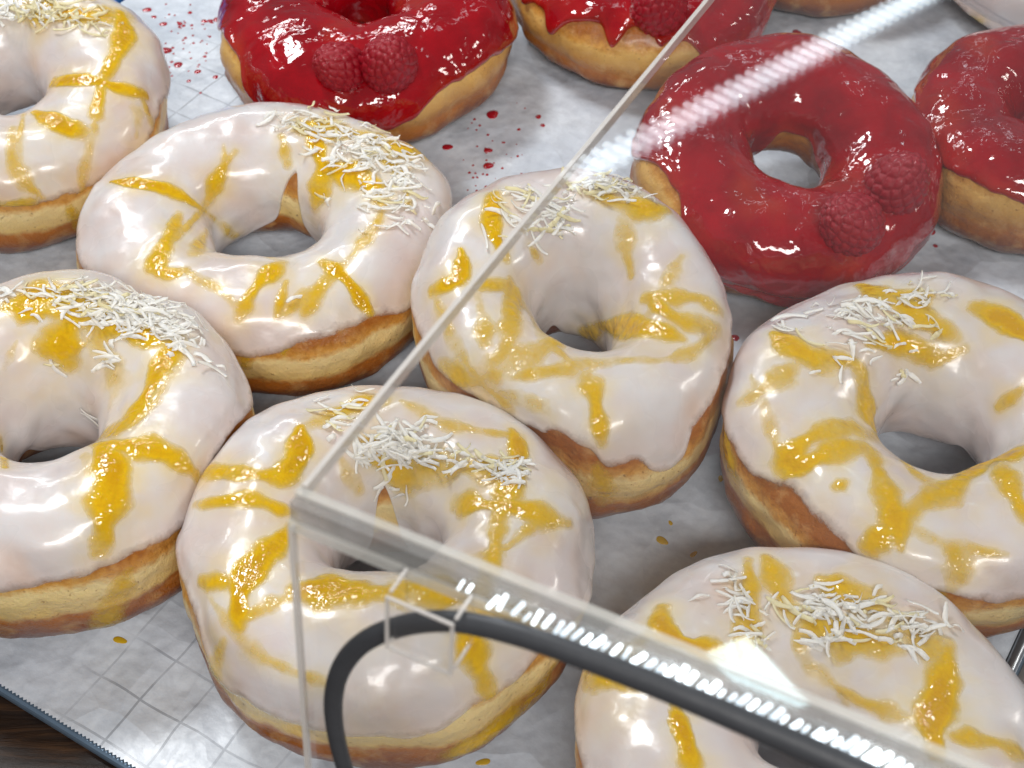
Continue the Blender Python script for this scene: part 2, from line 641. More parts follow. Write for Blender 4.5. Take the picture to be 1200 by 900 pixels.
for k_ in (0, 2):
    dd = DR[k_].copy()
    dd.materials.clear()
    dd.materials.append(cm_)
    CD.append(dd)
for k, (px, py, rp) in enumerate([(776, 632, 6), (813, 648, 4), (786, 612, 3), (566, 889, 6), (845, 560, 4), (140, 748, 6), (560, 872, 3)]):
    c = on_tray(px, py, 0.001)
    mm = rp * np.linalg.norm(c - CP) / FPX
    o = link('curd_drop', CD[k % 2], None, pap)
    lx, ly = float(c @ E1), float(c @ E2)
    i, j = int(np.clip(np.searchsorted(xs, lx), 0, nx - 1)), int(np.clip(np.searchsorted(ys, ly), 0, ny - 1))
    o.location = (lx, ly, W[i, j, 2] - 0.0001)
    o.scale = (mm * 1.4, mm * 0.8, mm * 0.5)
    o.rotation_euler = (0, 0, k * 1.3)
# fine speckles, joined
V, F = [], []
rr = np.random.default_rng(5)
base_v = np.array([v.co[:] for v in DR[0].vertices])
base_f = np.array([p.vertices[:] if len(p.vertices) == 4 else (*p.vertices[:], p.vertices[-1]) for p in DR[0].polygons])
sp = [(rr.normal(222, 22), rr.normal(48, 24), abs(rr.normal(1.0, 0.6)) + 0.5) for _ in range(70)] + \
     [(rr.normal(580, 30), rr.normal(185, 28), abs(rr.normal(0.9, 0.5)) + 0.4) for _ in range(40)] + \
     [(rr.normal(560, 8), rr.normal(208, 6), abs(rr.normal(1.4, 0.5)) + 0.4) for _ in range(8)]
off = 0
FV = []
for px, py, rp in sp:
    c = on_tray(px, py, 0.001)
    mm = rp * np.linalg.norm(c - CP) / FPX
    lx, ly = float(c @ E1), float(c @ E2)
    i = int(np.clip(np.searchsorted(xs, lx), 0, nx - 1))
    j = int(np.clip(np.searchsorted(ys, ly), 0, ny - 1))
    if not (x0 < lx < x1):
        continue
    V.append(base_v * np.array([mm, mm, mm * 0.6]) + np.array([lx, ly, W[i, j, 2]]))
    for f in base_f:
        ff = []
        for q in f:
            if q + off not in ff:
                ff.append(int(q) + off)
        FV.append(ff)
    off += len(base_v)
me = bpy.data.meshes.new('glaze_speckles')
me.from_pydata(np.concatenate(V).tolist(), [], FV)
me.update()
o = link('glaze_speckles', me, M['drop'], pap)
o['kind'] = 'stuff'
# small crumbs and grease beads on the bare paper at the front are in the paper's relief

# ------------------------------------------------------------------ doughnuts
# name, x, y, radius, y-ratio, turn, height, tilt towards camera, tilt sideways
DON = dict(
    lemon_a=(-0.1901, 0.4769, 0.0586, 1.00, 0, 0.0486, 8, 4),
    lemon_b=(-0.0855, 0.4064, 0.0668, 0.87, -6, 0.0438, 5, 0),
    lemon_c=(-0.1395, 0.3051, 0.0603, 0.97, 0, 0.0579, 2, 3),
    lemon_d=(-0.0368, 0.2649, 0.0603, 0.99, 0, 0.0517, -3, 0),
    lemon_e=(0.0198, 0.3515, 0.0497, 1.22, 20, 0.0567, 7, 0),
    lemon_f=(0.1289, 0.3091, 0.0642, 0.96, 0, 0.0490, 4, 0),
    lemon_g=(0.0772, 0.2070, 0.0617, 0.97, 0, 0.0451, 0, 0),
    lemon_h=(0.2404, 0.6150, 0.0609, 1.00, 0, 0.0330, 16, 0),
    red_a=(-0.0603, 0.5411, 0.0610, 1.00, 0, 0.0395, 6, 0),
    red_b=(0.0556, 0.5791, 0.0581, 1.00, 0, 0.0349, 8, 0),
    red_c=(0.1003, 0.4441, 0.0553, 1.00, 0, 0.0396, 14, 5),
    red_d=(0.2024, 0.4675, 0.0520, 1.00, 0, 0.0436, 3, -4),
    red_e=(0.1388, 0.6232, 0.0474, 1.00, 0, 0.0376, 0, 0),
)
HOLE = dict(lemon_a=0.26, lemon_b=0.31, lemon_c=0.27, lemon_d=0.27, lemon_e=0.27, lemon_f=0.29, lemon_g=0.22, red_a=0.20, red_c=0.28)
# glaze edge: extra drop (+) or bare dough (-) at (angle deg, width deg, amount) on the outside; same on the inside
GAP_OUT = dict(red_b=[(215, 9, -0.55), (240, 13, -0.85), (265, 9, -0.95), (283, 8, -0.6), (190, 14, -0.5)], red_a=[(322, 26, -0.30), (205, 16, -0.5)], lemon_h=[(215, 30, -0.4)],
               red_c=[(205, 18, -0.75), (310, 40, 0.35), (270, 40, 0.25)], red_d=[(205, 55, -0.42)], lemon_b=[(185, 16, -0.25), (300, 18, -0.1)],
               lemon_d=[(200, 22, -0.35), (325, 14, -0.2)], lemon_e=[(243, 10, -0.3), (278, 9, 0.30), (305, 16, -0.12)], lemon_f=[(222, 16, -0.3)],
               lemon_a=[(300, 30, -0.1), (350, 14, -0.2)], lemon_c=[(348, 16, -0.2)], red_e=[(270, 90, -0.9)])
GLAZE_EDGE = dict(lemon_d=0.14, lemon_e=0.50, lemon_f=0.44, lemon_b=0.38, lemon_c=0.38, red_a=0.05, red_c=0.0, lemon_h=-0.75, lemon_a=0.2)
GAP_IN = dict(lemon_b=[(74, 17, -1.3)], lemon_d=[(92, 18, -1.0)], red_c=[(70, 60, -0.75), (330, 30, -0.5)], lemon_e=[(310, 20, -0.4)], red_b=[])


def rotm(tx, ty):
    c, s = math.cos(tx), math.sin(tx)
    A = np.array([[1, 0, 0], [0, c, -s], [0, s, c]])
    c, s = math.cos(ty), math.sin(ty)
    return np.array([[c, 0, s], [0, 1, 0], [-s, 0, c]]) @ A


def lift(key):
    """height of the origin so that the tilted ring just rests on the paper"""
    x, y, a, br, rot, h, tx, ty = DON[key]
    u = np.linspace(0, 2 * np.pi, 60)[:, None]
    v = np.linspace(0, 2 * np.pi, 60)[None]
    n = 2 / 2.4
    cv = np.sign(np.cos(v)) * np.abs(np.cos(v)) ** n
    sv = np.sign(np.sin(v)) * np.abs(np.sin(v)) ** n
    r = 0.635 + 0.365 * cv
    P = np.stack([a * r * np.cos(u), a * br * r * np.sin(u), h / 2 * sv + 0 * u], -1).reshape(-1, 3)
    return -(P @ rotm(R(tx), R(ty)).T)[:, 2].min()


LIFT = {k: lift(k) for k in DON}
KEYS = list(DON)


def ring(key, u, v):
    """point of the risen ring in world axes relative to its origin on the paper"""
    x, y, a, br, rot, h, tx, ty = DON[key]
    sd = KEYS.index(key) * 13 + 3
    n = 2 / 2.4
    cv = np.sign(np.cos(v)) * np.abs(np.cos(v)) ** n
    sv = np.sign(np.sin(v)) * np.abs(np.sin(v)) ** n
    hole = HOLE.get(key, 0.26)
    wid = (1 - hole) / 2
    r = hole + wid + wid * cv
    top = np.clip(sv, 0, 1)
    z = h / 2 * sv * (1 + 0.035 * wob(u, sd, (2, 3, 5), 0.4) * top)
    outer = np.clip(cv, 0, 1)
    r = r * (1 + outer * 0.028 * wob(u, sd + 1, (2, 3, 4, 7), 0.5)) + np.clip(-cv, 0, 1) * 0.018 * wob(u, sd + 2, (2, 3, 5), 0.3)
    crs = 0.022 * np.exp(-((sv + 0.02 + 0.10 * wob(u, sd + 7, (1, 2, 4, 6), 0.5)) / 0.05) ** 2) + 0.016 * np.exp(-((sv + 0.30 + 0.10 * wob(u, sd + 8, (2, 3, 5), 0.5)) / 0.045) ** 2)
    r = r - outer * crs * (0.55 + 0.45 * wob(u, sd + 9, (2, 3), 0.3))
    # proofing line: a slightly pinched pale belt
    r = r - outer * 0.020 * np.exp(-((sv + 0.18) / 0.16) ** 2)
    P = np.stack(np.broadcast_arrays(a * r * np.cos(u), a * br * r * np.sin(u), z), -1)
    d = fbm(P + sd, 40, 3, sd)
    P = P + (0.0016 * d)[..., None] * np.stack(np.broadcast_arrays(cv * np.cos(u), cv * np.sin(u), sv), -1)
    c, s = math.cos(R(rot)), math.sin(R(rot))
    P = P @ np.array([[c, -s, 0], [s, c, 0], [0, 0, 1]]).T
    P = P @ rotm(R(tx), R(ty)).T
    P[..., 2] += LIFT[key] + 0.0012
    P[..., 2] = np.maximum(P[..., 2], 0.0011)
    return P


def radius_to(key, t):
    x, y, a, br, rot, h, tx, ty = DON[key]
    t = t - R(rot)
    return a * br / math.hypot(br * math.cos(t), math.sin(t))


CONTACT = {k: [] for k in KEYS}
for i in range(len(KEYS)):
    for j in range(i):
        p, q = DON[KEYS[i]], DON[KEYS[j]]
        dx, dy = q[0] - p[0], q[1] - p[1]
        L = math.hypot(dx, dy)
        th = math.atan2(dy, dx)
        ra, rb = radius_to(KEYS[i], th), radius_to(KEYS[j], th + math.pi)
        gap = L - ra - rb
        if gap < 0.004:
            m = ra + gap / 2 - 0.0007
            CONTACT[KEYS[i]].append((math.cos(th), math.sin(th), m))
            CONTACT[KEYS[j]].append((-math.cos(th), -math.sin(th), L - m - 0.0014))


def squash(key, P):
    """soft dough pressed flat where it leans on its neighbour"""
    for cx, cy, m in CONTACT[key]:
        d = P[..., 0] * cx + P[..., 1] * cy
        k = 0.0035
        e = d - m
        soft = np.where(e > -k, np.minimum((e + k) ** 2 / (4 * k), np.maximum(e, (e + k) ** 2 / (4 * k))), 0.0)
        soft = np.where(e > k, e, soft)
        P = P - soft[..., None] * np.array([cx, cy, 0])
    return P


def angd(u, c):
    return np.abs((u - R(c) + np.pi) % (2 * np.pi) - np.pi)


def band(key, u, table):
    t = np.zeros_like(u)
    for c, wd, am in table.get(key, []):
        t += am * np.exp(-(angd(u, c) / R(wd)) ** 4)
    return t


class Donut:
    pass


def seg_dist(P, A, B):
    """distance of points (n,3) to a polyline with per-point parameter"""
    ab = B - A
    L2 = (ab ** 2).sum(-1) + 1e-12
    best = np.full(len(P), 1e3)
    par = np.zeros(len(P))
    for k in range(len(A)):
        t = np.clip(((P - A[k]) @ ab[k]) / L2[k], 0, 1)
        d = np.linalg.norm(P - (A[k] + t[:, None] * ab[k]), axis=1)
        m = d < best
        best[m] = d[m]
        par[m] = k + t[m]
    return best, par


def shell(key, red, nu, nv):
    """grid of the glaze: outer edge to the rim inside the hole"""
    sd = KEYS.index(key) * 17 + 5
    u = np.linspace(0, 2 * np.pi, nu, endpoint=False)
    edge = 0.13 * wob(u, sd, (3, 5, 8, 13), 0.4) + 0.022 * wob(u, sd + 1, (19, 31, 47), 0.15)
    drop = -band(key, u, GAP_OUT)
    vo = GLAZE_EDGE.get(key, 0.14 if red else 0.34) + edge * (0.8 if red else 0.7) + drop
    tin = np.zeros_like(u)
    for c, wd, am in GAP_IN.get(key, []):
        tin += am * np.exp(-(angd(u, c) / R(wd)) ** 1.6)
    vi = np.pi + 0.62 + 0.22 * wob(u, sd + 2, (2, 4, 7), 0.4) + tin
    s = np.linspace(0, 1, nv)
    s = 0.5 - 0.5 * np.cos(np.pi * s) * (1 - 0.25 * np.sin(np.pi * s) ** 2)
    U = np.repeat(u[:, None], nv, 1)
    V = vo[:, None] + (vi - vo)[:, None] * s[None]
    B = squash(key, ring(key, U, V))
    N = grid_normals(B, True, False)
    # outward
    ctr = B.mean(axis=(0, 1))
    top = N[:, nv // 2, 2].mean()
    if top < 0:
        N = -N
    # arc length from both edges
    seg = np.linalg.norm(np.diff(B, axis=1), axis=-1)
    l0 = np.concatenate([np.zeros((nu, 1)), np.cumsum(seg, 1)], 1)
    l1 = l0[:, -1:] - l0
    T = 0.0013 if red else 0.0011

    def prof(l, rr, amp):
        k = np.clip(l / rr, 0, 1)
        return np.sqrt(np.clip(1 - (1 - k) ** 2, 0, 1)) * (1 + 0.6 * amp * np.exp(-((l - rr * 1.4) / rr) ** 2))
    th = T * prof(l0, 0.0017, 0.55) * prof(l1, 0.0012, 0.2) - 0.00035 * (np.exp(-(l0 / 0.0005) ** 2) + np.exp(-(l1 / 0.0005) ** 2))
    wav = fbm(B + sd, 30, 2, sd) * 0.0012 + (fbm(B + sd, 90, 2, sd + 3) * 0.00040 if red else fbm(B + sd, 85, 2, sd + 3) * 0.00028)
    fade = np.clip(np.minimum(l0, l1) / 0.004, 0, 1)
    th = th + wav * fade
    th = np.where(fade > 0.55, np.maximum(th, 0.00055), th)
    G = B + N * th[..., None]
    thin = np.clip(fbm(B + sd, 55, 3, sd + 9) * 1.0 - 0.32, 0, 1) * fade + 0.65 * np.exp(-(l0 / 0.0050) ** 2) * (0.4 + 0.6 * (noise3(B, 140, sd) > 0))
    if red:
        thin = np.clip(thin + 0.7 * np.exp(-(l1 / 0.006) ** 2), 0, 1)
    return G, N, np.clip(thin, 0, 1), l0, l1


def build_donut(key, label, red):
    x, y, a, br, rot, h, tx, ty = DON[key]
    root = empty('raspberry_doughnut' if red else 'lemon_doughnut', (x, y, 0))
    tag(root, label, 'doughnut', 'raspberry glazed doughnuts on the tray' if red else 'lemon coconut glazed doughnuts on the tray')
    # dough
    nu, nv = 220, 88
    U = np.repeat(np.linspace(0, 2 * np.pi, nu, endpoint=False)[:, None], nv, 1)
    V = np.repeat(np.linspace(0, 2 * np.pi, nv, endpoint=False)[None], nu, 0)
    B = squash(key, ring(key, U, V))
    N = grid_normals(B, True, True)
    if N[:, nv // 4, 2].mean() < 0:
        N = -N
    B = B + N * (0.00035 * fbm(B, 190, 3, 2))[..., None]
    B[..., 2] = np.maximum(B[..., 2], 0.0011)
    me = mesh_np('dough', B.reshape(-1, 3), grid_faces(nu, nv, True, True)[:, ::1])
    n = 2 / 2.4
    attr(me, 'ring', 0.5 + 0.5 * np.sign(np.sin(V)) * np.abs(np.sin(V)) ** n)
    link('dough', me, M['pale_dough' if red else 'dough'], root)
    DB, DNn, DF = B, N, grid_faces(nu, nv, True, True)
    # glaze
    nu, nv = (340, 120)
    G, N, thin, l0, l1 = shell(key, red, nu, nv)
    D = Donut()
    D.key, D.root, D.G, D.N, D.org = key, root, G, N, np.array([x, y, 0.0])
    gf = grid_faces(nu, nv, True, False)
    D.faces, D.l0, D.l1 = gf, l0, l1
    me = mesh_np('glaze', G.reshape(-1, 3), gf)
    attr(me, 'thin', thin)
    attr(me, 'edge', np.clip(l0 / 0.0040, 0, 1.5))
    D.mesh = me
    D.dough = (DB, DNn, DF)
    link('glaze', me, M['red' if red else 'white'], root)
    # coarse tree for placing things on it
    Gc = G[::4, ::3]
    gw = (Gc + D.org).reshape(-1, 3)
    D.tree = BVHTree.FromPolygons([Vector(p) for p in gw], grid_faces(Gc.shape[0], Gc.shape[1], True, False).tolist())
    return D


def cast(D, px, py, tree=None):
    d = ray(px, py)
    hit, nrm, idx, dist = (tree or D.tree).ray_cast(Vector(CP), Vector(d))
    if hit is None:
        return None, None
    nrm = Vector(nrm)
    if nrm.dot(Vector(d)) > 0:
        nrm = -nrm
    return np.array(hit), np.array(nrm)


def drizzle(D, lines, name='lemon_drizzle', G=None, N=None, faces=None, tree=None, ends=None):
    """a raised ribbon of curd that follows the glaze; lines = (half width mm, strength, pixels)"""
    on_glaze = G is None
    if on_glaze:
        G, N, faces, tree, ends = D.G, D.N, D.faces, D.tree, np.minimum(D.l0, D.l1)
    P = (G + D.org).reshape(-1, 3)
    lev = np.full(len(P), -1.0)
    stain = np.zeros(len(P))
    nz = 0.30 * noise3(P, 150, 3) + 0.22 * noise3(P, 420, 9)
    for k, (wd, st, pts) in enumerate(lines):
        q = []
        pts = np.array(pts, float)
        for i in range(len(pts) - 1):
            m = max(2, int(np.hypot(*(pts[i + 1] - pts[i])) / 9))
            for j in range(m):
                q.append(pts[i] + (pts[i + 1] - pts[i]) * j / m)
        q.append(pts[-1])
        q = np.array(q)
        # round the corners
        for _ in range(3):
            q[1:-1] = 0.25 * q[:-2] + 0.5 * q[1:-1] + 0.25 * q[2:]
        hits = [cast(D, p[0], p[1], tree)[0] for p in q]
        hits = [hh for hh in hits if hh is not None]
        if len(hits) < 2:
            continue
        hits = np.array(hits)
        A_, B_ = hits[:-1], hits[1:]
        ok = np.linalg.norm(B_ - A_, axis=1) < 0.012
        A_, B_ = A_[ok], B_[ok]
        if len(A_) == 0:
            continue
        near = np.linalg.norm(P - hits.mean(0), axis=1) < np.linalg.norm(hits - hits.mean(0), axis=1).max() + 0.02
        d, par = seg_dist(P[near], A_, B_)
        r = np.random.default_rng(k + 50)
        wv = wd * 0.00170 * (1 + 0.28 * np.sin(par * 0.55 + r.uniform(0, 6)) + 0.18 * np.sin(par * 1.3 + r.uniform(0, 6)) + 0.35 * nz[near])
        npar = len(A_)
        endf = np.clip(np.minimum(par, npar - par) / 1.4, 0, 1)
        wv = wv * (0.70 + 0.30 * endf) * 0.90
        st = st * (0.62 + 0.38 * endf) * (0.88 + 0.25 * np.sin(par * 0.33 + r.uniform(0, 6)))
        e = d / np.maximum(wv, 1e-5)
        lv = (1 - e ** 2) * st + 0.25 * nz[near] * np.clip(1.2 - e, 0, 1)
        lev[near] = np.maximum(lev[near], lv)
        stain[near] = np.maximum(stain[near], np.exp(-(d / (wv * 1.9)) ** 2) * (0.5 + 0.5 * st))
    if on_glaze:
        for px, py, rp, am in WASH.get(D.key, []):
            hh = cast(D, px, py)[0]
            if hh is not None:
                rd = rp * np.linalg.norm(hh - CP) / FPX
                stain = np.maximum(stain, am * np.exp(-(np.linalg.norm(P - hh, axis=1) / rd) ** 2))
        attr(D.mesh, 'stain', np.clip(stain, 0, 1) * 0.8)
    fadee = np.clip(ends.ravel() / 0.002, 0, 1)
    tk = np.clip(lev, -0.4, 1.0) * 0.00062 * (0.3 + 0.7 * fadee) + 0.00010 * (lev > 0) * nz
    Q = G.reshape(-1, 3) + N.reshape(-1, 3) * tk[:, None]
    keep = (lev[faces] > -0.15).any(axis=1)
    F = faces[keep]
    if len(F) == 0:
        return
    used, inv = np.unique(F, return_inverse=True)
    me = mesh_np(name, Q[used], inv.reshape(-1, 4))
    attr(me, 'thick', np.clip(lev[used], 0, 1))
    link(name, me, M['curd'], D.root)


# shredded coconut: a few curled ribbons, shared by all copies
def shred_mesh(seed):
    r = np.random.default_rng(seed)
    L = r.uniform(0.0035, 0.0110) * (0.55 if seed % 4 == 0 else (1.4 if seed % 7 == 1 else 1.0))
    wd, tk = r.uniform(0.0009, 0.0017), r.uniform(0.00020, 0.00032)
    n = 11
    s = np.linspace(-0.5, 0.5, n)
    bend = r.uniform(-0.55, 0.55) * (3.0 if seed % 7 == 1 else 1.0)
    ang = bend * s + r.uniform(-0.25, 0.25) * np.sin(6 * s)
    dx = np.cos(ang) * L / (n - 1)
    dy = np.sin(ang) * L / (n - 1)
    X = np.cumsum(dx)
    Yc = np.cumsum(dy)
    Z = 0.0006 * np.sin(s * r.uniform(3, 7) + r.uniform(0, 3)) + r.uniform(-0.001, 0.0025) * s * s * 4
    X -= X.mean()
    Yc -= Yc.mean()
    tw = r.uniform(-0.6, 0.6) * s * 2 + r.uniform(-0.3, 0.3)
    wv = wd * (1 - 0.30 * np.abs(s * 2) ** 4) * (1 + 0.16 * np.sin(9 * s + seed) + 0.10 * np.sin(23 * s + seed))
    side = np.stack([-np.sin(ang), np.cos(ang), 0 * s], 1)
    zed = np.array([0, 0, 1.0])
    a = side * np.cos(tw)[:, None] + zed * np.sin(tw)[:, None]
    b = -side * np.sin(tw)[:, None] + zed * np.cos(tw)[:, None]
    c = np.stack([X, Yc, Z], 1)
    P = np.stack([c + a * (wv * k1 / 2)[:, None] + b * tk * k2 / 2 for k1, k2 in ((-1, -0.7), (1, -0.7), (0.85, 1), (-0.85, 1))], 1)
    F = np.concatenate([grid_faces(n, 4, False, True), [[3, 2, 1, 0], [4 * n - 4, 4 * n - 3, 4 * n - 2, 4 * n - 1]]])
    return mesh_np('coconut_shred', P.reshape(-1, 3), F, True)


SHW = [shred_mesh(k) for k in range(22)]
SHY = [shred_mesh(k + 40) for k in range(6)]
for s_ in SHW:
    s_.materials.append(M['coco'])
for s_ in SHY:
    s_.materials.append(M['coco2'])


def coconut(D, clusters, seed):
    r = np.random.default_rng(seed)
    for px, py, rx, ry, cnt, pile, ycol in clusters:
        for k in range(cnt if cnt < 4 else int(cnt * 1.35)):
            for _ in range(6):
                ox, oy = np.clip(r.normal(0, 0.5, 2), -1.25, 1.25)
                hit, nrm = cast(D, px + ox * rx * 0.84, py + oy * ry * 0.9)
                if hit is not None:
                    break
            if hit is None:
                continue
            me = SHY[r.integers(len(SHY))] if r.random() < ycol else SHW[r.integers(len(SHW))]
            z = Vector(nrm)
            an = math.radians(-12 + 70 * r.normal() * 0.62)
            ax = Vector(RT * math.cos(an) + UP * math.sin(an))
            ax = (ax - z * ax.dot(z)).normalized()
            ax = (ax + z * r.normal(0, 0.15)).normalized()
            zz = (z + Vector(r.normal(0, 0.25, 3))).normalized()
            yv = zz.cross(ax).normalized()
            zz = ax.cross(yv)
            inner = max(0.0, 1 - math.hypot(ox, oy))
            hgt = 0.0006 + abs(r.normal(0, 1)) * 0.0007 * pile * inner + (0.0004 if cnt == 1 else 0)
            p = hit - D.org + np.array(z) * hgt
            sc = r.uniform(0.60, 1.08)
            o = link('coconut_shred', me, None, D.root)
            o.matrix_local = Matrix(((ax.x * sc, yv.x * sc, zz.x * sc, p[0]), (ax.y * sc, yv.y * sc, zz.y * sc, p[1]),
                                     (ax.z * sc, yv.z * sc, zz.z * sc, p[2]), (0, 0, 0, 1)))


LAB = dict(
    lemon_a='white iced doughnut with curd and coconut, beside the blue board in the far left corner',
    lemon_b='wide white iced doughnut with coconut on its right, touching the unobstructed red doughnut',
    lemon_c='white iced doughnut with the thickest coconut heap, cut by the left frame edge',
    lemon_d='white iced doughnut under the acrylic corner, behind the bend of the black cable',
    lemon_e='white iced doughnut tilted to the viewer, in front of the tilted red one',
    lemon_f='white iced doughnut with loose coconut shreds, cut by the right frame edge',
    lemon_g='white iced doughnut at the bottom right, half hidden by the lit acrylic joint',
    lemon_h='white iced doughnut without visible toppings, cut off in the top right corner',
    red_a='bright red glazed doughnut outside the acrylic with two raspberries before its hole',
    red_b='red glazed doughnut crossed by the thin acrylic edge, with a jagged patch of bare dough',
    red_c='tilted red glazed doughnut under the acrylic with two raspberries on its right',
    red_d='red glazed doughnut with a tall golden side, cut by the right frame edge',
    red_e='golden doughnut of which only a sliver of dough shows at the top edge')

